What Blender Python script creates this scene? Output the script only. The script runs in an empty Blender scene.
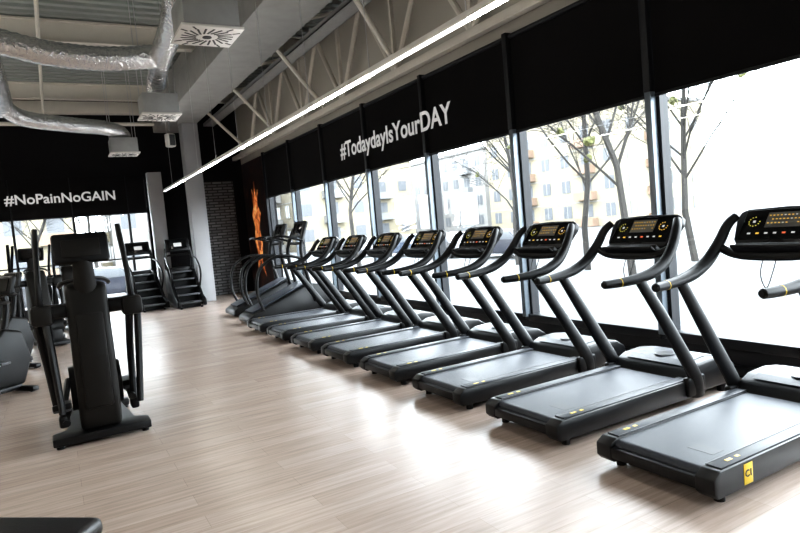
import bpy, bmesh, math, random
import numpy as np
from mathutils import Vector, Matrix, Euler
random.seed(7)
S=bpy.context.scene
COL=S.collection

# ------------------------------------------------------------ materials
def mat(name,col,rough=.5,metal=0,emit=None,es=0,spec=None,noise=0,nscale=8,bump=0,bscale=200,bdist=.01):
    m=bpy.data.materials.new(name); m.use_nodes=True
    nt=m.node_tree; b=nt.nodes['Principled BSDF']
    b.inputs['Base Color'].default_value=(*col,1); b.inputs['Roughness'].default_value=rough
    b.inputs['Metallic'].default_value=metal
    if spec is not None: b.inputs['Specular IOR Level'].default_value=spec
    if emit: b.inputs['Emission Color'].default_value=(*emit,1); b.inputs['Emission Strength'].default_value=es
    tc=nt.nodes.new('ShaderNodeTexCoord')
    if noise:
        n=nt.nodes.new('ShaderNodeTexNoise'); n.inputs['Scale'].default_value=nscale; n.inputs['Detail'].default_value=6
        nt.links.new(tc.outputs['Object'],n.inputs['Vector'])
        r=nt.nodes.new('ShaderNodeMapRange'); r.inputs['To Min'].default_value=1-noise; r.inputs['To Max'].default_value=1+noise
        nt.links.new(n.outputs['Fac'],r.inputs['Value'])
        mx=nt.nodes.new('ShaderNodeVectorMath'); mx.operation='SCALE'; mx.inputs[0].default_value=col
        nt.links.new(r.outputs['Result'],mx.inputs['Scale']); nt.links.new(mx.outputs[0],b.inputs['Base Color'])
    if bump:
        n=nt.nodes.new('ShaderNodeTexNoise'); n.inputs['Scale'].default_value=bscale
        nt.links.new(tc.outputs['Object'],n.inputs['Vector'])
        bp=nt.nodes.new('ShaderNodeBump'); bp.inputs['Strength'].default_value=bump; bp.inputs['Distance'].default_value=bdist
        nt.links.new(n.outputs['Fac'],bp.inputs['Height']); nt.links.new(bp.outputs[0],b.inputs['Normal'])
    return m
M={}
M['black']=mat('black_plastic',(.003,.003,.0035),.42,noise=.2,spec=.28)
M['satin']=mat('satin_black',(.0045,.0047,.0055),.36,noise=.15,spec=.32)
M['shroud']=mat('shroud_plastic',(.010,.009,.008),.5,spec=.2,noise=.15)
M['grey']=mat('dark_grey_rubber',(.06,.063,.07),.45,noise=.15,nscale=30)
M['rail']=mat('foot_rail',(.024,.027,.034),.45,noise=.15,nscale=30,spec=.4)
M['belt']=mat('tread_belt',(.020,.025,.036),.44,noise=.12,nscale=25,bump=.15,bscale=500,spec=.45)
M['steel']=mat('brushed_steel',(.5,.5,.52),.3,1)
M['yellow']=mat('yellow_plastic',(.6,.42,.015),.4)
M['screen']=mat('screen_glass',(.004,.0045,.005),.15,spec=.3)
M['ledy']=mat('led_amber',(.3,.2,.03),.4,emit=(1,.6,.1),es=.5)
M['ledr']=mat('led_red',(.3,.05,.02),.4,emit=(1,.2,.08),es=.5)
M['ledw']=mat('led_white',(.3,.3,.3),.4,emit=(.9,.9,.9),es=.3)
M['ledg']=mat('led_lime',(.3,.3,.05),.4,emit=(.9,.8,.15),es=.35)
M['lcd']=mat('lcd_panel',(.10,.10,.10),.3)
M['white']=mat('white_paint',(.70,.69,.66),.5)
M['cream']=mat('cream_steel',(.58,.55,.49),.5,noise=.06)
M['creamwall']=mat('cream_wall_panel',(.40,.38,.335),.7,noise=.08,nscale=2)
M['concrete']=mat('concrete',(.27,.27,.26),.85,noise=.2,nscale=4)
M['colgrey']=mat('column_paint',(.34,.34,.35),.7,noise=.08,nscale=3)
M['blackwall']=mat('black_wall_paint',(.0055,.005,.006),.8,noise=.2,nscale=3,spec=.2)
M['fabric']=mat('blind_fabric',(.0055,.005,.0055),.9,noise=.2,nscale=40,spec=.2)
M['frame']=mat('window_frame_dark',(.010,.011,.014),.45,spec=.3)
M['alu']=mat('window_frame_alu',(.16,.19,.22),.4,.3)
M['foil']=mat('duct_foil',(.66,.66,.66),.24,.95,noise=.1,nscale=10,bump=.9,bscale=22,bdist=.03)
M['galv']=mat('galvanised_box',(.36,.37,.37),.45,.3,noise=.15)
M['roof']=mat('corrugated_roof',(.23,.25,.235),.55,.1,noise=.15,nscale=2)
M['asphalt']=mat('asphalt',(.050,.051,.053),.9,noise=.2)
M['bark']=mat('bark',(.018,.016,.014),.9,noise=.3,nscale=15)
M['leaf']=mat('mistletoe',(.08,.085,.025),.8)
M['lamp']=mat('lamp_diffuser',(.9,.9,.9),.5,emit=(1,.96,.88),es=30)
M['lamp2']=mat('lamp_diffuser_dim',(.9,.9,.9),.5,emit=(.95,.97,1),es=1.6)
M['upfill']=mat('added_upglow',(.9,.9,.9),.5,emit=(1,.98,.95),es=40)  # added glow strips on fixture tops, to brighten the ceiling
M['text']=mat('white_lettering',(.6,.6,.6),.6,emit=(1,1,1),es=.16)
M['leather']=mat('black_leather',(.006,.006,.007),.35,bump=.2,bscale=150)
M['carpaint1']=mat('car_paint_dark',(.02,.022,.03),.25)
M['carpaint2']=mat('car_paint_silver',(.08,.08,.085),.25,.3)
M['carpaint3']=mat('car_paint_bluegrey',(.03,.04,.06),.25)
M['tyre']=mat('tyre_rubber',(.01,.01,.01),.8)
M['paint1']=mat('facade_yellow',(.170,.150,.108),.9,noise=.1,nscale=1)
M['paint2']=mat('facade_orange',(.155,.108,.078),.9,noise=.1,nscale=1)
M['paint3']=mat('facade_cream',(.175,.172,.166),.9,noise=.1,nscale=1)
M['paint4']=mat('facade_grey',(.14,.145,.15),.9,noise=.1,nscale=1)
M['pane']=mat('facade_window',(.085,.09,.098),.4,spec=.2)
M['trimw']=mat('facade_trim',(.19,.19,.188),.8)
M['roofdark']=mat('roof_dark',(.10,.098,.095),.8)

def floor_mat():
    m=bpy.data.materials.new('wood_plank_floor'); m.use_nodes=True; nt=m.node_tree; N=nt.nodes; Lk=nt.links; b=N['Principled BSDF']
    tc=N.new('ShaderNodeTexCoord')
    br=N.new('ShaderNodeTexBrick'); br.inputs['Scale'].default_value=1; br.inputs['Brick Width'].default_value=1.25; br.inputs['Row Height'].default_value=.18
    br.inputs['Mortar Size'].default_value=.0012; br.inputs['Mortar Smooth'].default_value=.1; br.inputs['Bias'].default_value=0
    br.inputs['Color1'].default_value=(.45,.365,.318,1); br.inputs['Color2'].default_value=(.385,.305,.262,1); br.inputs['Mortar'].default_value=(.28,.22,.19,1)
    Lk.new(tc.outputs['Object'],br.inputs['Vector'])
    mp=N.new('ShaderNodeMapping'); mp.inputs['Scale'].default_value=(.7,14,1); Lk.new(tc.outputs['Object'],mp.inputs['Vector'])
    n=N.new('ShaderNodeTexNoise'); n.inputs['Scale'].default_value=2.2; n.inputs['Detail'].default_value=8; n.inputs['Roughness'].default_value=.65
    Lk.new(mp.outputs[0],n.inputs['Vector'])
    r=N.new('ShaderNodeMapRange'); r.inputs['From Min'].default_value=.3; r.inputs['From Max'].default_value=.7; r.inputs['To Min'].default_value=.76; r.inputs['To Max'].default_value=1.2
    Lk.new(n.outputs['Fac'],r.inputs['Value'])
    v=N.new('ShaderNodeVectorMath'); v.operation='SCALE'; Lk.new(br.outputs['Color'],v.inputs[0]); Lk.new(r.outputs[0],v.inputs['Scale'])
    Lk.new(v.outputs[0],b.inputs['Base Color'])
    b.inputs['Roughness'].default_value=.27
    return m
M['floor']=floor_mat()

def textwall_mat():
    m=bpy.data.materials.new('lettered_wall'); m.use_nodes=True; nt=m.node_tree; N=nt.nodes; Lk=nt.links; b=N['Principled BSDF']
    tc=N.new('ShaderNodeTexCoord'); mp=N.new('ShaderNodeMapping'); mp.inputs['Rotation'].default_value=(math.pi/2,0,0)
    Lk.new(tc.outputs['Object'],mp.inputs['Vector'])
    br=N.new('ShaderNodeTexBrick'); br.inputs['Scale'].default_value=1; br.inputs['Brick Width'].default_value=.30; br.inputs['Row Height'].default_value=.085
    br.inputs['Mortar Size'].default_value=.018
    br.inputs['Color1'].default_value=(.17,.17,.175,1); br.inputs['Color2'].default_value=(.08,.08,.085,1); br.inputs['Mortar'].default_value=(.025,.025,.025,1)
    Lk.new(mp.outputs[0],br.inputs['Vector']); Lk.new(br.outputs['Color'],b.inputs['Base Color']); b.inputs['Roughness'].default_value=.8
    return m
M['textwall']=textwall_mat()
def ramp_mat(name,scale,stops,es=0):
    m=bpy.data.materials.new(name); m.use_nodes=True; nt=m.node_tree; N=nt.nodes; Lk=nt.links; b=N['Principled BSDF']
    tc=N.new('ShaderNodeTexCoord'); n=N.new('ShaderNodeTexNoise'); n.inputs['Scale'].default_value=scale; n.inputs['Detail'].default_value=6; n.inputs['Distortion'].default_value=1.3
    Lk.new(tc.outputs['Object'],n.inputs['Vector'])
    cr=N.new('ShaderNodeValToRGB'); e=cr.color_ramp.elements
    e[0].position,e[0].color=stops[0][0],(*stops[0][1],1); e[1].position,e[1].color=stops[2][0],(*stops[2][1],1)
    k=e.new(stops[1][0]); k.color=(*stops[1][1],1)
    Lk.new(n.outputs['Fac'],cr.inputs[0]); Lk.new(cr.outputs[0],b.inputs['Base Color']); b.inputs['Roughness'].default_value=.6
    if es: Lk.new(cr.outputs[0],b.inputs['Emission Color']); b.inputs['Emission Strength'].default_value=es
    return m
M['mural']=ramp_mat('mural_print',1.6,[(.45,(.010,.006,.007)),(.6,(.04,.014,.011)),(.8,(.14,.05,.02))])
M['flame']=ramp_mat('flame_print_glow',3.5,[(.36,(.10,.025,.012)),(.48,(.6,.14,.03)),(.64,(.95,.50,.18))],.35)  # print with glow put into its colour, to stand out in the dark corner
def glass_mat():
    m=bpy.data.materials.new('window_glass'); m.use_nodes=True; nt=m.node_tree; N=nt.nodes; Lk=nt.links
    N.remove(N['Principled BSDF']); out=N['Material Output']
    t=N.new('ShaderNodeBsdfTransparent'); t.inputs[0].default_value=(.93,.96,.97,1)
    g=N.new('ShaderNodeBsdfGlossy'); g.inputs['Roughness'].default_value=.02
    x=N.new('ShaderNodeMixShader'); x.inputs[0].default_value=.04
    Lk.new(t.outputs[0],x.inputs[1]); Lk.new(g.outputs[0],x.inputs[2]); Lk.new(x.outputs[0],out.inputs[0])
    return m
M['glass']=glass_mat()

# ------------------------------------------------------------ mesh builder
class MB:
    def __init__(s): s.bm=bmesh.new(); s.mats=[]
    def mi(s,k):
        if k not in s.mats: s.mats.append(k)
        return s.mats.index(k)
    def add(s,t,k,mx=None):
        if mx is not None: bmesh.ops.transform(t,matrix=mx,verts=t.verts)
        i=s.mi(k)
        for f in t.faces: f.material_index=i
        me=bpy.data.meshes.new('tmp'); t.to_mesh(me); t.free(); s.bm.from_mesh(me); bpy.data.meshes.remove(me)
    def box(s,c,sz,k,bevel=0,rot=(0,0,0),seg=2):
        t=bmesh.new(); bmesh.ops.create_cube(t,size=1)
        bmesh.ops.scale(t,vec=sz,verts=t.verts)
        if bevel: bmesh.ops.bevel(t,geom=t.edges[:],offset=bevel,segments=seg,affect='EDGES',profile=.5)
        s.add(t,k,Matrix.Translation(c)@Euler(rot).to_matrix().to_4x4())
    def bb(s,lo,hi,k,bevel=0):
        lo=Vector(lo);hi=Vector(hi); s.box((lo+hi)/2,hi-lo,k,bevel)
    def prism(s,pts,lo,hi,k,bevel=0,axis='y',mx=None,seg=2):
        t=bmesh.new(); vs=[]
        for a,b in pts:
            p={'y':(a,lo,b),'x':(lo,a,b),'z':(a,b,lo)}[axis]; vs.append(t.verts.new(p))
        f=t.faces.new(vs); r=bmesh.ops.extrude_face_region(t,geom=[f])
        d={'y':(0,hi-lo,0),'x':(hi-lo,0,0),'z':(0,0,hi-lo)}[axis]
        bmesh.ops.translate(t,vec=d,verts=[v for v in r['geom'] if isinstance(v,bmesh.types.BMVert)])
        bmesh.ops.recalc_face_normals(t,faces=t.faces)
        if bevel: bmesh.ops.bevel(t,geom=t.edges[:],offset=bevel,segments=seg,affect='EDGES',profile=.5)
        s.add(t,k,mx)
    def cyl(s,c,r,h,k,axis='z',n=20,r2=None):
        t=bmesh.new(); bmesh.ops.create_cone(t,cap_ends=True,segments=n,radius1=r,radius2=r if r2 is None else r2,depth=h)
        R={'z':Matrix.Identity(4),'x':Matrix.Rotation(math.pi/2,4,'Y'),'y':Matrix.Rotation(math.pi/2,4,'X')}[axis]
        s.add(t,k,Matrix.Translation(c)@R)
    def tube(s,pts,r,k,n=10,smooth=0,flat=None,up=(0,1,0)):
        """r: number or list per point; flat: (a,b) multipliers (a along 'up')"""
        P=[Vector(p) for p in pts]; Rr=list(r) if hasattr(r,'__len__') else [r]*len(P)
        if smooth:
            Q=[];RQ=[]
            for i in range(len(P)-1):
                p0=P[max(i-1,0)];p1=P[i];p2=P[i+1];p3=P[min(i+2,len(P)-1)]
                for j in range(smooth):
                    t=j/smooth
                    Q.append(.5*((2*p1)+(p2-p0)*t+(2*p0-5*p1+4*p2-p3)*t*t+(3*p1-p0-3*p2+p3)*t**3)); RQ.append(Rr[i]*(1-t)+Rr[i+1]*t)
            Q.append(P[-1]);RQ.append(Rr[-1]);P=Q;Rr=RQ
        t=bmesh.new(); rings=[]; u=Vector(up)
        a,b=flat or (1,1)
        for i,p in enumerate(P):
            d=(P[min(i+1,len(P)-1)]-P[max(i-1,0)]).normalized()
            e1=(u-d*u.dot(d))
            if e1.length<1e-3: e1=Vector((1,0,0))-d*d.x
            e1.normalize(); e2=d.cross(e1); u=e1 if flat is None else u
            rings.append([t.verts.new(p+(e1*math.cos(w)*a+e2*math.sin(w)*b)*Rr[i]) for w in [2*math.pi*j/n for j in range(n)]])
        for i in range(len(rings)-1):
            for j in range(n): t.faces.new((rings[i][j],rings[i][(j+1)%n],rings[i+1][(j+1)%n],rings[i+1][j]))
        t.faces.new(rings[0][::-1]); t.faces.new(rings[-1])
        bmesh.ops.recalc_face_normals(t,faces=t.faces)
        s.add(t,k)
    def mesh(s,name):
        me=bpy.data.meshes.new(name); s.bm.to_mesh(me); s.bm.free()
        for k in s.mats: me.materials.append(M[k])
        me.polygons.foreach_set('use_smooth',[True]*len(me.polygons))
        me.set_sharp_from_angle(angle=math.radians(35))
        return me
def obj(name,me,loc=(0,0,0),rz=0,scale=1,parent=None):
    o=bpy.data.objects.new(name,me); COL.objects.link(o); o.location=loc; o.rotation_euler=(0,0,rz); o.scale=(scale,)*3
    if parent: o.parent=parent
    return o
def text(name,body,size,mx,parent=None,k='text',bold=0.0,align='LEFT'):
    c=bpy.data.curves.new(name,'FONT'); c.body=body; c.size=size; c.extrude=.002; c.offset=bold; c.align_x=align
    o=bpy.data.objects.new(name+'_tmp',c); COL.objects.link(o)
    bpy.context.view_layer.update()
    me=bpy.data.meshes.new_from_object(o.evaluated_get(bpy.context.evaluated_depsgraph_get()))
    bpy.data.objects.remove(o); me.materials.clear(); me.materials.append(M[k])
    q=bpy.data.objects.new(name,me); COL.objects.link(q); q.matrix_world=mx
    if parent: q.parent=parent
    return q

# ------------------------------------------------------------ room
WX=5.30; FY=18.7; BX=-6.0; BY=-4.2; CZ=5.9
SM=2.048; YM=4.03; ZS=.316; ZB=2.695; ZT=3.86
b=MB(); b.bb((BX-.2,BY-.2,-.12),(WX+.25,FY+.25,0),'floor'); obj('floor',b.mesh('floor'))
# corrugated ceiling
b=MB(); pts=[]; y=BY
t=bmesh.new(); prof=[]
while y<FY+.2:
    prof+= [(y,CZ),(y+.12,CZ),(y+.15,CZ+.08),(y+.25,CZ+.08)]; y+=.28
va=[t.verts.new((BX-.1,p[0],p[1])) for p in prof]; vb=[t.verts.new((WX+.2,p[0],p[1])) for p in prof]
for i in range(len(prof)-1): t.faces.new((va[i],va[i+1],vb[i+1],vb[i]))
b.add(t,'roof'); b.bb((BX-.2,BY-.2,CZ+.1),(WX+.25,FY+.25,CZ+.2),'roof')
obj('ceiling',b.mesh('ceiling'))
# window side wall
ks=list(range(-3,7)); ym=[YM+SM*k for k in ks]
b=MB()
b.bb((WX,BY,0),(WX+.2,FY,ZS-.06),'frame')
b.bb((WX,BY,ZT),(WX+.2,FY,CZ),'creamwall')
b.bb((WX,ym[-1]+.05,ZS-.06),(WX+.2,FY,ZT),'blackwall')
b.bb((WX,BY,ZS-.06),(WX+.2,ym[0]-.05,ZT),'blackwall')
obj('wall_right',b.mesh('wall_right'))
b=MB(); b.bb((BX-.2,BY,0),(BX,FY,CZ),'creamwall'); obj('wall_left',b.mesh('wall_left'))
b=MB(); b.bb((BX,BY-.2,0),(WX,BY,CZ),'creamwall'); obj('wall_back',b.mesh('wall_back'))
# far wall
FX0,FX1=-3.6,2.48; FZ0,FZ1=.22,3.66
b=MB()
b.bb((BX,FY,0),(FX0,FY+.2,CZ),'blackwall')
b.bb((FX0,FY,0),(FX1,FY+.2,FZ0),'frame')
b.bb((FX0,FY,FZ1),(FX1,FY+.2,CZ),'blackwall')
b.bb((FX1,FY,0),(WX,FY+.2,CZ),'blackwall')
obj('wall_far',b.mesh('wall_far'))
b=MB(); b.bb((3.62,FY-.04,0),(4.98,FY,3.4),'textwall'); obj('wall_lettering_panel',b.mesh('p'))
b=MB(); b.bb((2.53,FY-.40,0),(2.90,FY-.12,3.7),'colgrey',.01); obj('pilaster',b.mesh('pilaster'))
# mural
b=MB(); b.bb((WX-.03,16.55,.1),(WX,18.62,3.86),'mural')
# flaming figure (flat print with added glow)
b.prism([(17.15,.5),(17.40,.95),(17.22,1.45),(17.38,1.9),(17.12,2.3),(17.32,2.55),(17.22,3.0),(17.42,2.75),(17.50,3.25),(17.60,2.75),(17.78,3.05),(17.74,2.5),(17.98,2.35),(17.78,1.95),(17.90,1.5),(17.74,1.1),(18.0,.45),(17.66,.75),(17.56,1.05),(17.44,.75)],WX-.035,WX-.03,'flame',axis='x')
obj('wall_mural',b.mesh('mural'))

def make_window(i,y0,y1):
    b=MB()
    b.bb((WX-.10,y0-.035,ZS),(WX+.12,y0+.035,ZB+.02),'alu',.004)
    b.bb((WX-.105,y0-.04,ZB+.02),(WX+.12,y0+.04,ZT+.05),'frame',.004)
    b.bb((WX-.02,y0+.035,ZS),(WX+.10,y0+.075,ZT),'frame'); b.bb((WX-.02,y1-.075,ZS),(WX+.10,y1-.035,ZT),'frame')
    b.bb((WX-.06,y0+.035,ZS-.06),(WX+.12,y1-.035,ZS+.03),'frame',.004)
    b.bb((WX-.02,y0+.035,ZT-.06),(WX+.12,y1-.035,ZT),'frame')
    b.bb((WX+.03,y0+.07,ZS+.02),(WX+.036,y1-.07,ZT-.05),'glass')
    obj('window_%d'%i,b.mesh('window'))
for i in range(len(ym)-1):
    make_window(i+1,ym[i],ym[i+1])
    b=MB(); b.bb((WX-.045,ym[i]+.045,ZB),(WX-.038,ym[i+1]-.045,ZT-.02),'fabric'); b.bb((WX-.055,ym[i]+.045,ZB-.03),(WX-.028,ym[i+1]-.045,ZB),'frame',.004)
    b.cyl((WX-.045,(ym[i]+ym[i+1])/2,ZT-.0),.03,SM-.1,'frame','y')
    obj('window_blind',b.mesh('blind'))
b=MB(); y0=ym[-1]; b.bb((WX-.10,y0-.03,ZS),(WX-.005,y0+.035,ZT+.05),'frame',.004); obj('trim_1',b.mesh('p'))
# baseboard / heater cover below windows
b=MB(); b.bb((WX-.05,ym[0],0),(WX,ym[-1],.10),'frame',.005); obj('baseboard_right',b.mesh('bb'))
# far windows
fx=[-3.6,-2.2,-.8,.6,1.98,2.48]
for i in range(5):
    x0,x1=fx[i],fx[i+1]; b=MB()
    b.bb((x0-.03,FY-.06,FZ0),(x0+.03,FY+.12,FZ1),'frame',.004)
    b.bb((x0,FY-.03,FZ0),(x1,FY+.12,FZ0+.06),'frame',.004); b.bb((x0,FY,FZ1-.05),(x1,FY+.12,FZ1),'frame')
    b.bb((x0+.03,FY,1.35),(x1,FY+.08,1.39),'frame')
    b.bb((x0+.03,FY+.04,FZ0+.05),(x1-.03,FY+.046,FZ1-.05),'glass')
    obj('window_%d'%(20+i),b.mesh('fwindow'))
    b=MB(); b.bb((x0+.015,FY-.10,2.63),(x1-.015,FY-.09,FZ1),'fabric'); b.bb((x0+.015,FY-.105,2.60),(x1-.015,FY-.085,2.63),'frame')
    obj('window_blind',b.mesh('blind'))
RX=Matrix.Rotation(math.pi/2,4,'X')
text('wall_text_no_pain',"#NoPainNoGAIN",.355,Matrix.Translation((-.90,FY-.115,3.02))@RX,bold=.006)
RY=Matrix.Rotation(-math.pi/2,4,'Z')@RX
text('wall_text_today',"#TodaydayIsYourDAY",.42,Matrix.Translation((WX-.11,11.20,3.05))@RY,bold=.008)

# structural column + beam
b=MB(); b.bb((3.38,17.2,0),(3.80,17.62,4.9),'colgrey',.015); obj('column',b.mesh('column'))
b=MB(); b.bb((2.88,BY,4.85),(3.80,FY,5.45),'concrete',.02); b.bb((3.0,BY,5.45),(3.7,FY,CZ),'concrete'); obj('ceiling_beam',b.mesh('beam'))
for y in (3.5,8.2,12.9,17.6):
    b=MB()
    for x0,x1 in ((BX,2.98),(3.72,WX)):
        b.bb((x0,y-.09,5.50),(x1,y+.09,5.53),'cream'); b.bb((x0,y-.09,5.87),(x1,y+.09,5.90),'cream'); b.bb((x0,y-.015,5.5),(x1,y+.015,5.9),'cream')
    obj('ceiling_joist',b.mesh('joist'))
# truss along windows
b=MB(); TX=WX-.22
b.bb((TX-.06,BY+.1,3.98),(TX+.06,FY-.1,4.10),'cream',.01); b.bb((TX-.06,BY+.1,5.45),(TX+.06,FY-.1,5.57),'cream',.01)
y=BY+.5; i=0
while y+SM<FY-.1:
    b.tube([(TX,y,4.04),(TX,y+SM/2,5.5)],.045,'cream',8); b.tube([(TX,y+SM/2,5.5),(TX,y+SM,4.04)],.045,'cream',8)
    b.bb((TX-.03,y-.03,4.05),(TX+.03,y+.03,5.5),'cream'); y+=SM
obj('roof_truss',b.mesh('truss'))
# bracing members crossing from beam to wall
b=MB()
for y in (4.6,7.6,10.6,13.6,16.2):
    b.tube([(3.8,y,5.0),(TX,y+.9,4.1)],.04,'cream',8); b.tube([(3.8,y,5.3),(TX,y-.8,5.5)],.035,'cream',8)
obj('roof_bracing',b.mesh('br'))
# cable tray
b=MB(); b.bb((4.25,BY+.3,5.0),(4.55,FY-.2,5.02),'galv'); b.bb((4.25,BY+.3,5.0),(4.265,FY-.2,5.08),'galv'); b.bb((4.535,BY+.3,5.0),(4.55,FY-.2,5.08),'galv')
for y in (0,4,8,12,16): b.cyl((4.27,y,5.45),.008,.9,'steel',n=6); b.cyl((4.53,y,5.45),.008,.9,'steel',n=6)
obj('cable_tray',b.mesh('tray'))

# ducts
def flex(b,pts,r,k='foil',sm=14,rib=.06):
    P=[Vector(p) for p in pts]; Q=[]
    for i in range(len(P)-1):
        p0=P[max(i-1,0)];p1=P[i];p2=P[i+1];p3=P[min(i+2,len(P)-1)]
        n=max(4,int((p2-p1).length/.045))
        for j in range(n):
            t=j/n; Q.append(.5*((2*p1)+(p2-p0)*t+(2*p0-5*p1+4*p2-p3)*t*t+(3*p1-p0-3*p2+p3)*t**3))
    Q.append(P[-1])
    b.tube(Q,[r*(1+rib*(1 if i%2 else -1)*.5+random.uniform(-.015,.015)) for i in range(len(Q))],k,18)
b=MB()
flex(b,[(-.55,1,4.45),(-.55,5,4.45),(-.55,9,4.45),(-.55,13.3,4.45)],.24,rib=.03)
flex(b,[(-.5,13.0,4.4),(-.2,13.5,4.25),(.6,13.9,4.2),(1.3,14.4,4.22),(1.62,14.7,4.15),(1.62,14.75,4.0)],.15)
flex(b,[(-.5,9.1,4.4),(.2,9.15,4.25),(.9,9.2,4.22),(1.55,9.25,4.3)],.16)
flex(b,[(1.45,6.3,4.9),(1.5,7.0,4.45),(1.6,8.0,4.35),(1.65,9.3,4.3),(1.75,10.2,4.35),(1.75,10.55,4.2),(1.75,10.55,4.0)],.15)
flex(b,[(1.3,6.4,5.3),(1.45,6.35,4.9),(1.55,6.35,4.2)],.13)
obj('ventilation_duct',b.mesh('duct'))
def diffuser(x,y,w=.6):
    b=MB(); z=3.70; h=w/2
    b.bb((-h*.9,-h*.9,.03),(h*.9,h*.9,.34),'galv',.01); b.bb((-h,-h,0),(h,h,.03),'white',.005)
    for i in range(20):
        a=2*math.pi*i/20
        b.box((math.cos(a)*.60*h,math.sin(a)*.60*h,-.001),(.5*h,.020,.004),'black',0,(0,0,a+.25))
    for i in range(16):
        a=2*math.pi*(i+.5)/16; rr=.97*h*min(1/abs(math.cos(a)),1/abs(math.sin(a)))
        if rr>1.05*h: b.box((math.cos(a)*(rr+.86*h)/2,math.sin(a)*(rr+.86*h)/2,-.001),(max(.02,rr-.90*h),.018,.004),'black',0,(0,0,a))
    b.cyl((0,0,-.003),.045,.008,'black')
    for sx in (-1,1):
        for sy in (-1,1): b.cyl((sx*h*.8,sy*h*.8,1.2),.006,1.8,'steel',n=6)
    return b.mesh('diffuser')
dm=diffuser(0,0)
for p in ((1.60,6.38),(1.75,10.55),(1.62,14.75)): obj('ceiling_air_diffuser',dm,(p[0],p[1],3.70))
# sprinkler pipe
b=MB(); b.tube([(.2,BY+.2,5.2),(.2,FY-.2,5.2)],.03,'cream',8); b.tube([(-5.5,17.9,4.95),(2.8,17.9,4.95)],.05,'cream',8); obj('sprinkler_pipe',b.mesh('pipe'))
b=MB(); b.bb((BX+.1,18.2,5.3),(2.86,18.5,5.6),'cream',.02); obj('ceiling_header_beam',b.mesh('hb'))
# speaker
b=MB(); b.box((0,0,0),(.22,.2,.35),'white',.04); b.box((0,-.1,0),(.16,.01,.28),'grey',.005); b.cyl((0,.1,.0),.02,.25,'galv','y'); 
obj('wall_speaker',b.mesh('spk'),(3.0,16.9,4.35),.4)
b=MB(); b.bb((3.0,16.9,4.6),(3.03,16.93,4.86),'galv'); obj('wall_speaker_mount',b.mesh('m'))

# linear light
def lin_light(x,y0,y1,z,w=.03,up=True):
    b=MB(); b.bb((x-w,y0,z),(x+w,y1,z+.05),'white',.005)
    y=y0+.02;i=0
    while y<y1-.1:
        l=min(1.45,y1-y); k='lamp' if i%2==0 else 'lamp2'
        b.bb((x-w*.85,y+.005,z-.008),(x+w*.85,y+l-.01,z+.002),k)
        if up: b.bb((x-w*.35,y+.01,z+.048),(x+w*.35,y+l-.03,z+.0515),'upfill')  # added strip, throws fill light upwards
        b.cyl((x,y+.03,(z+CZ)/2+.03),.004,CZ-z-.05,'steel',n=5); y+=l; i+=1
    return b.mesh('lin')
obj('linear_ceiling_light',lin_light(2.60,-1.0,16.2,2.98,.028))
obj('linear_ceiling_light',lin_light(-2.9,-2.0,16.4,3.9,.07))  # added fixture out of view, to light the interior
obj('linear_ceiling_light',lin_light(-5.0,-2.0,16.4,3.9,.07))  # another added unseen fixture, more fill for the room

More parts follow.
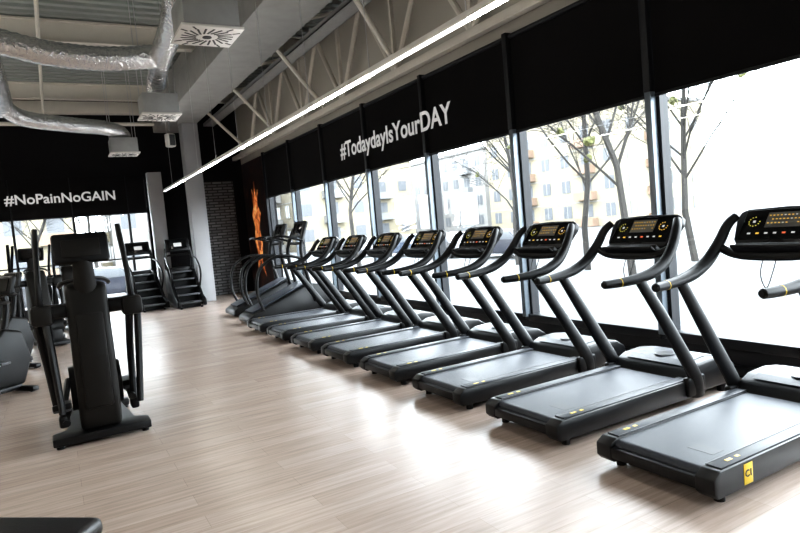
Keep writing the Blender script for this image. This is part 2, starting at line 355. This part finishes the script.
# ------------------------------------------------------------ treadmill
def treadmill():
    b=MB()
    prof=[(0.0,.085),(0.03,.055),(1.55,.055),(1.6,.09),(1.6,.20),(0.06,.20),(0.0,.165)]
    for s in (-1,1):
        lo,hi=(.285,.40) if s>0 else (-.40,-.285)
        b.prism(prof,lo,hi,'satin',.008)
        b.box((.80,s*.342,.2025),(1.42,.085,.012),'rail',.004)
        b.box((.80,s*.296,.2025),(1.42,.006,.013),'grey')
        b.box((.22,s*.342,.2095),(.05,.02,.002),'yellow'); b.box((.30,s*.342,.2095),(.03,.02,.002),'yellow')
        b.cyl((.14,s*.33,.03),.03,.06,'black'); b.cyl((1.95,s*.33,.03),.035,.06,'black')
        b.cyl((2.0,s*.30,.05),.05,.04,'grey','y')
        # upright
        b.tube([(1.53,s*.405,.06),(1.50,s*.41,.22),(1.32,s*.412,.50),(1.12,s*.41,.80),(.93,s*.40,1.07)],[.068,.068,.062,.056,.048],'black',14,4,flat=(.55,1.0),up=(0,1,0))
        b.box((1.50,s*.40,.15),(.22,.06,.16),'black',.02)
        # handrail
        b.tube([(.60,s*.355,1.075),(.72,s*.375,1.075),(.90,s*.395,1.085),(1.08,s*.405,1.115),(1.24,s*.40,1.19),(1.36,s*.385,1.31),(1.44,s*.365,1.43),(1.50,s*.33,1.49)],
               [.031,.034,.039,.044,.044,.040,.036,.030],'black',12,5)
        b.tube([(.585,s*.352,1.075),(.60,s*.355,1.075)],[.02,.03],'black',12)
        b.tube([(.735,s*.377,1.075),(.743,s*.378,1.0755)],.0355,'yellow',12)
    b.box((.03,0,.12),(.05,.60,.07),'satin',.01)
    b.box((.82,0,.150),(1.5,.57,.05),'black')
    # belt with rolled rear
    pr=[(.045,.15)]+[(.085+.045*math.cos(a),.148+.045*math.sin(a)) for a in [math.pi*(1-j/8*.5) for j in range(9)]][1:]+[(1.56,.193),(1.56,.15)]
    b.prism(pr,-.283,.283,'belt')
    b.box((.30,-.15,.1935),(.10,.16,.001),'rail')
    # motor hood
    hp=[(1.44,.06),(1.44,.19),(1.50,.265),(1.60,.305),(1.80,.315),(1.98,.29),(2.09,.22),(2.12,.12),(2.10,.06)]
    b.prism(hp,-.375,.375,'satin',.025,seg=3)
    b.prism([(1.52,.285),(1.60,.312),(1.80,.322),(1.93,.305),(1.93,.30),(1.6,.30)],-.29,.29,'rail',.003)
    b.cyl((1.68,0,.322),.085,.006,'grey',n=24); b.cyl((1.68,0,.324),.072,.006,'black',n=24)
    # console
    R=Matrix.Translation((1.50,0,1.385))@Matrix.Rotation(math.radians(-90+38),4,'Y')
    def cb(c,sz,k,bv=0):
        t=bmesh.new(); bmesh.ops.create_cube(t,size=1); bmesh.ops.scale(t,vec=sz,verts=t.verts)
        if bv: bmesh.ops.bevel(t,geom=t.edges[:],offset=bv,segments=3,affect='EDGES',profile=.5)
        b.add(t,k,R@Matrix.Translation(c))
    out=[(-.15,-.27),(-.10,-.31),(.08,-.345),(.14,-.33),(.165,-.28),(.175,0),(.165,.28),(.14,.33),(.08,.345),(-.10,.31),(-.15,.27),(-.16,0)]
    b.prism(out,-.035,.03,'black',.012,axis='z',mx=R)
    cb((.02,0,.031),(.25,.56,.006),'screen',.002)
    cb((.055,0,.0345),(.125,.235,.003),'lcd')
    for i in range(9):
        for j in range(3):
            if random.random()<.8: cb((.092-.032*j,-.10+.025*i,.037),(.008,.011,.001),random.choice(['ledy','ledy','ledw']))
    for s in (-1,1):
        for i in range(10):
            a=2*math.pi*i/12
            cb((.045+.038*math.cos(a),s*.20+.038*math.sin(a),.036),(.007,.007,.002),'ledy' if s<0 else 'ledg')
        cb((.045,s*.20,.036),(.018,.018,.002),'ledw')
    for i in range(8): cb((-.055,-.21+.06*i,.036),(.012,.022,.002),'ledr' if i==3 else ('ledw' if i%3 else 'ledy'))
    cb((-.185,0,.05),(.05,.5,.07),'black',.015)   # tray
    cb((-.215,0,.08),(.02,.5,.10),'satin',.008)
    # neck + cross bar
    b.tube([(1.36,-.385,1.28),(1.33,-.2,1.22),(1.33,.2,1.22),(1.36,.385,1.28)],.032,'black',10,5,up=(0,0,1))
    b.tube([(1.34,0,1.22),(1.46,0,1.32)],.05,'black',10,flat=(2.0,.7))
    # emergency cord
    b.tube([(1.36,.05,1.25),(1.30,.06,1.10),(1.29,.02,1.0),(1.30,-.02,1.1),(1.36,-.03,1.24)],.004,'black',6,6)
    return b.mesh('treadmill')
tm=treadmill(); TY0=2.35; TS=1.148
tms=[]
for k in range(8):
    tms.append(obj('treadmill',tm,(2.86,TY0+k*TS,0)))
b=MB(); b.box((.30,-.4015,.128),(.08,.003,.115),'yellow',.001); obj('label_sticker',b.mesh('st'),parent=tms[0])
text('label_text','C1',.055,Matrix.Translation((.268,-.4035,.113))@RX,k='black',bold=.001).parent=tms[0]

# ------------------------------------------------------------ elliptical (front faces -y)
def elliptical():
    b=MB()
    # base
    b.prism([(-.39,-.10),(.39,-.10),(.39,.10),(.28,.17),(.22,.95),(-.22,.95),(-.28,.17),(-.39,.10)],.03,.10,'satin',.012,axis='z')
    b.box((0,1.0,.06),(.62,.12,.07),'satin',.015)
    for s in (-1,1): b.cyl((s*.34,-.04,.015),.03,.03,'black'); b.cyl((s*.27,1.0,.015),.03,.03,'black')
    # centre shroud
    b.prism([(-.02,.09),(-.09,.35),(-.10,.75),(-.05,1.15),(0,1.36),(.14,1.40),(.25,1.25),(.34,.9),(.42,.5),(.46,.09)],-.165,.165,'shroud',.05,axis='x',seg=3)
    b.prism([(-.105,.30),(-.118,.75),(-.065,1.13),(.0,1.10),(-.05,.75),(-.05,.3)],-.11,.11,'shroud',.02,axis='x')
    b.cyl((0,.35,.42),.20,.42,'black','x',28)
    # mast + console
    b.tube([(0,.06,1.25),(0,.0,1.42),(0,-.02,1.62)],[.08,.065,.06],'shroud',12,flat=(.8,1.3))
    b.box((0,0,1.69),(.44,.07,.27),'black',.03,(math.radians(-18),0,0)); b.box((0,-.04,1.69),(.30,.02,.16),'shroud',.01,(math.radians(-18),0,0))
    b.box((0,.042,1.70),(.36,.01,.2),'screen',.004,(math.radians(-18),0,0))
    for s in (-1,1):
        # fixed handle bars
        b.tube([(s*.06,.03,1.42),(s*.16,.12,1.40),(s*.20,.25,1.36),(s*.19,.38,1.38)],.018,'black',8,5)
        # shoulder pivot block
        b.box((s*.235,.08,1.16),(.20,.14,.12),'black',.035)
        b.box((s*.355,.07,1.14),(.17,.20,.17),'shroud',.035)
        # moving upper arm
        b.tube([(s*.36,.06,1.15),(s*.355,.02,1.35),(s*.345,.10,1.58),(s*.335,.18,1.76),(s*.33,.22,1.88)],[.03,.026,.024,.026,.024],'black',10,5)
        # lower swing arms to pedals
        ph=.10*s
        b.tube([(s*.33,.05,1.12),(s*.31,.06+ph,.75),(s*.29,.02+ph,.30)],[.036,.032,.030],'satin',10,4)
        b.tube([(s*.40,.08,1.10),(s*.37,.16-ph,.70),(s*.33,.12-ph,.26)],[.034,.030,.028],'black',10,4)
        b.tube([(s*.27,-.05+ph,.27+ph*.4),(s*.27,.45,.30+ph*.3),(s*.22,.85,.38-ph*.3)],.032,'satin',8,4)
        b.box((s*.29,.30+ph,.34+ph*.35),(.15,.40,.045),'grey',.018,(ph*.6,0,0)); b.box((s*.29,.11+ph,.375+ph*.35),(.15,.03,.05),'black',.01)
        b.box((s*.29,.02+ph,.24),(.07,.12,.10),'black',.02)
    b.cyl((0,.84,.36),.16,.30,'black','x',24)
    b.box((0,.85,.20),(.26,.30,.25),'black',.04)
    return b.mesh('elliptical')
em=elliptical()
obj('elliptical_trainer',em,(.22,5.98,0),0.0)
obj('elliptical_trainer',em,(-.35,13.6,0),math.pi+.25,1.0)
obj('elliptical_trainer',em,(-1.0,12.2,0),math.pi+.25,1.0)
obj('elliptical_trainer',em,(.25,15.3,0),math.pi+.2,1.0)

# ------------------------------------------------------------ stair climber
def climber():
    b=MB()
    for s in (-1,1):
        lo,hi=(.27,.36) if s>0 else (-.36,-.27)
        b.prism([(-.75,.04),(.70,.04),(.72,.9),(.55,1.02),(.30,.95),(-.05,.62),(-.45,.30),(-.75,.20)],lo,hi,'black',.02,axis='x')
        b.tube([(s*.33,.55,.95),(s*.34,.50,1.3),(s*.30,.52,1.55)],.04,'satin',10,4)
        b.tube([(s*.35,.45,1.30),(s*.37,.1,1.22),(s*.37,-.25,1.02),(s*.36,-.35,.8),(s*.34,-.2,.52)],.024,'satin',10,4)
        b.tube([(s*.37,.1,1.21),(s*.37,-.2,1.05)],.029,'steel',10)
    for i in range(5):
        b.box((0,-.55+i*.24,.14+i*.19),(.54,.26,.035),'grey',.008); b.box((0,-.44+i*.24,.14+i*.19-.09),(.54,.02,.18),'black')
    b.box((0,.6,.55),(.54,.22,.95),'black',.03)
    b.box((0,.50,1.62),(.62,.07,.36),'black',.03,(math.radians(-20),0,0)); b.box((0,.46,1.63),(.46,.02,.25),'screen',.004,(math.radians(-20),0,0))
    b.box((0,.43,1.63),(.2,.01,.1),'ledw',0,(math.radians(-20),0,0))
    b.tube([(-.33,.5,1.36),(.33,.5,1.36)],.03,'satin',10)
    for x in (-.25,.25):
        b.cyl((x,-.65,.02),.03,.04,'black'); b.cyl((x,.6,.02),.03,.04,'black')
    return b.mesh('climber')
cm=climber()
obj('stair_climber',cm,(2.06,17.35,0),.1)
obj('stair_climber',cm,(2.93,16.75,0),-.0)

# incline machines at end of row
def incline():
    b=MB()
    b.prism([(0,.04),(1.7,.04),(1.75,.2),(1.5,.62),(1.3,.66),(.1,.2),(0,.14)],-.38,.38,'black',.03)
    b.prism([(.12,.215),(1.28,.68),(1.28,.70),(.10,.235)],-.27,.27,'belt',.004)
    for s in (-1,1):
        b.tube([(1.35,s*.38,.3),(1.2,s*.40,.9),(1.15,s*.38,1.35),(1.3,s*.3,1.75)],.04,'satin',10,5)
        b.tube([(1.17,s*.39,1.15),(.7,s*.40,1.25),(.3,s*.40,1.05),(.2,s*.40,.6),(.3,s*.38,.25)],.028,'black',10,5)
        b.tube([(1.2,s*.39,1.5),(.8,s*.36,1.62),(.65,s*.25,1.6)],.024,'black',10,5)
        b.cyl((.2,s*.3,.02),.03,.04,'black'); b.cyl((1.5,s*.3,.02),.03,.04,'black')
    b.box((1.3,0,1.72),(.08,.62,.34),'black',.03,(0,math.radians(20),0)); b.box((1.26,0,1.73),(.02,.45,.22),'screen',.004,(0,math.radians(20),0))
    b.tube([(1.2,-.4,1.45),(1.2,.4,1.45)],.03,'black',10)
    return b.mesh('incline')
obj('incline_trainer',incline(),(3.05,TY0+8*TS+.15,0),0)
obj('incline_trainer',bpy.data.meshes['incline'],(3.15,TY0+9*TS+.5,0),0)

# exercise bikes at left edge
def bike():
    b=MB()
    b.box((0,-.5,.04),(.5,.09,.06),'satin',.02); b.box((0,.55,.04),(.55,.09,.06),'satin',.02); b.box((0,0,.07),(.09,1.1,.07),'satin',.02)
    b.prism([(.1,.1),(.55,.1),(.68,.4),(.6,.75),(.35,.82),(.15,.6),(.0,.3)],-.11,.11,'black',.04,axis='x',seg=3)
    b.cyl((0,.36,.40),.24,.13,'satin','x',28)
    b.tube([(0,-.12,.1),(0,-.22,.5),(0,-.27,.85)],.035,'steel',10,3)
    b.prism([(-.04,-.10),(.04,-.10),(.12,.1),(.12,.16),(-.12,.16),(-.12,.1)],0,.06,'leather',.02,axis='z',mx=Matrix.Translation((0,-.27,.86))@Matrix.Rotation(math.pi,4,'Z'))
    b.tube([(0,.42,.75),(0,.5,1.05),(0,.48,1.2)],.04,'satin',10,3)
    b.box((0,.5,1.33),(.36,.06,.24),'black',.025,(-.35,0,0)); b.box((0,.465,1.34),(.26,.01,.16),'screen',0,(-.35,0,0))
    for s in (-1,1):
        b.tube([(0,.46,1.12),(s*.2,.40,1.13),(s*.24,.2,1.15),(s*.22,.08,1.22)],.02,'black',8,5)
        b.box((s*.17,.12+s*.14,.32+s*.1),(.10,.12,.03),'grey',.008); b.box((s*.12,.12+s*.07,.32+s*.05),(.02,.17,.035),'steel',.005,(s*.6*s,0,0))
        b.cyl((s*.2,-.5,.015),.025,.03,'black'); b.cyl((s*.2,.55,.015),.025,.03,'black')
    b.cyl((0,.12,.32),.07,.24,'black','x',16)
    return b.mesh('bike')
bk=bike()
obj('exercise_bike',bk,(-.95,10.4,0),-.9); obj('exercise_bike',bk,(-.95,8.6,0),-.9); obj('exercise_bike',bk,(-1.5,7.4,0),-.9)
# bench
b=MB(); b.box((0,0,.41),(1.15,.36,.09),'leather',.035,seg=3); b.box((0,0,.35),(.9,.06,.05),'satin',.01)
for x in (-.45,.45): b.box((x,0,.19),(.06,.06,.30),'satin',.01); b.box((x,0,.03),(.07,.45,.06),'satin',.015)
obj('weight_bench',b.mesh('bench'),(-.48,3.30,0),math.radians(-40))

# ------------------------------------------------------------ exterior
b=MB(); b.bb((WX+.3,-60,-.6),(140,160,-.5),'asphalt'); b.bb((-80,FY+.3,-.6),(WX+.3,160,-.5),'asphalt'); obj('exterior_ground',b.mesh('g'))
def building(x0,y0,x1,y1,h,k,k2,name='apartment_building'):
    b=MB(); z0=-.55
    b.bb((x0,y0,z0),(x1,y1,h),k); b.bb((x0-.3,y0-.3,h),(x1+.3,y1+.3,h+.35),'roofdark')
    fl=int((h-z0)/2.9)
    n=int((y1-y0)/2.9)
    for f in range(fl):
        z=z0+f*2.9+1.1
        for i in range(n):
            yc=y0+(i+.5)*(y1-y0)/n
            b.bb((x0-.05,yc-.65,z),(x0-.02,yc+.65,z+1.4),'pane')
            b.bb((x0-.07,yc-.03,z),(x0-.04,yc+.03,z+1.4),'trimw')
            if i%3==1:
                b.bb((x0-.9,yc-1.3,z-1.0),(x0,yc+1.3,z-.1),k2)
        b.bb((x0-.03,y0,z-1.25),(x0,y1,z-1.15),'trimw')
    n=int((x1-x0)/2.9)
    for f in range(fl):
        z=z0+f*2.9+1.1
        for i in range(n):
            xc=x0+(i+.5)*(x1-x0)/n
            b.bb((xc-.65,y0-.05,z),(xc+.65,y0-.02,z+1.4),'pane')
            if i%3==1: b.bb((xc-1.3,y0-.9,z-1.0),(xc+1.3,y0,z-.1),k2)
    obj(name,b.mesh('bld'))
building(52,44,66,66,12.5,'paint1','paint2')
building(56,72,70,104,11.5,'paint3','paint4')
building(36,76,46,104,10.5,'paint1','paint4')
building(24,66,34,92,11,'paint1','paint3')
building(-22,58,2,70,9.5,'paint1','paint2')
building(5,62,20,74,10.5,'paint3','paint1')
def tree(name,loc,h,seed,leaves=0):
    rnd=random.Random(seed); b=MB()
    def br(p,d,l,r,depth):
        pts=[p]; q=p.copy(); dd=d.copy(); n=4
        for i in range(n):
            dd=(dd+Vector((rnd.uniform(-.18,.18),rnd.uniform(-.18,.18),rnd.uniform(-.08,.12) if depth<3 else rnd.uniform(-.25,.02)))).normalized()
            q=q+dd*l/n; pts.append(q.copy())
        b.tube(pts,[max(.006,r*(1-.5*i/n)) for i in range(n+1)],'bark',6 if depth<2 else 4)
        if depth>=4:
            return
        nb=[9,6,5,4][depth]
        for i in range(nb):
            t=rnd.uniform(.35,1.0) if depth==0 else rnd.uniform(.2,1)
            idx=min(int(t*n),n-1); s=pts[idx].lerp(pts[idx+1],t*n-idx if t<1 else 1)
            a=rnd.uniform(0,2*math.pi); side=Vector((math.cos(a),math.sin(a),rnd.uniform(.1,.9)))
            nd=(dd*.6+side*.8).normalized()
            br(s,nd,l*rnd.uniform(.45,.65),r*(1-.5*t)*.42,depth+1)
            if leaves and depth==1 and rnd.random()<leaves:
                t2=bmesh.new(); bmesh.ops.create_icosphere(t2,subdivisions=2,radius=rnd.uniform(.09,.17))
                for v in t2.verts: v.co*=rnd.uniform(.5,1.3)
                b.add(t2,'leaf',Matrix.Translation(s+nd*l*.3))
    br(Vector((0,0,0)),Vector((.03,.02,1)).normalized(),h*.68,h*.0135,0)
    obj(name,b.mesh('tree'),loc)
tree('bare_tree',(14.3,11.9,-.5),9.5,3,.3)
tree('bare_tree',(17,20,-.5),9,5,.2)
tree('bare_tree',(13,27,-.5),9,8,.1)
tree('bare_tree',(19,13.2,-.5),10,14,.2)
tree('bare_tree',(16,15.2,-.5),9,31,.1)
tree('bare_tree',(2,34,-.5),9,21)
tree('bare_tree',(-1.5,38,-.5),9,22)
def car(k):
    b=MB()
    b.prism([(-2.1,.25),(-2.15,.6),(-2.0,.85),(-1.5,.92),(-.95,1.38),(.55,1.42),(1.15,.95),(1.9,.82),(2.12,.6),(2.1,.25)],-.85,.85,k,.06,seg=3)
    b.prism([(-1.35,.95),(-.9,1.33),(.5,1.36),(1.0,.97)],-.86,.86,'pane',.01)
    for x in (-1.35,1.35):
        for s in (-1,1): b.cyl((x,s*.78,.32),.32,.2,'tyre','y',20); b.cyl((x,s*.885,.32),.18,.02,'steel','y',12)
    return b.mesh('car')
for i,(x,y,r) in enumerate([(20,24,1.57),(20,29.5,1.5),(20.5,35,1.57),(19.5,41,1.57)]):
    obj('parked_car',car(['carpaint1','carpaint2','carpaint3','carpaint2'][i]),(x,y,-.5),r)
obj('parked_car',car('carpaint2'),(-1.5,28,-.5),0.1)
obj('parked_car',car('carpaint1'),(1.6,30,-.5),3.1)

# ------------------------------------------------------------ world
w=bpy.data.worlds.new('overcast_sky'); S.world=w; w.use_nodes=True; nt=w.node_tree
bg=nt.nodes['Background']; bg.inputs[0].default_value=(.93,.965,1,1); bg.inputs[1].default_value=11.5
S.view_settings.view_transform='Standard'; S.view_settings.exposure=0.65
try: S.view_settings.look='Medium High Contrast'
except Exception as e: print('look',e)

# ------------------------------------------------------------ camera
cam=bpy.data.cameras.new('camera'); co=bpy.data.objects.new('camera',cam); COL.objects.link(co)
cam.sensor_width=36; cam.lens=612/800*36; cam.clip_end=500
th,pi_,ro=.513,-.069,.089
fwd=Vector((math.sin(th)*math.cos(pi_),math.cos(th)*math.cos(pi_),math.sin(pi_)))
right=Vector((math.cos(th),-math.sin(th),0)); up=right.cross(fwd)
r2=right*math.cos(ro)-up*math.sin(ro); u2=up*math.cos(ro)+right*math.sin(ro)
R=Matrix((r2,u2,-fwd)).transposed()
co.matrix_world=Matrix.Translation((0,0,1.65))@R.to_4x4()
S.camera=co
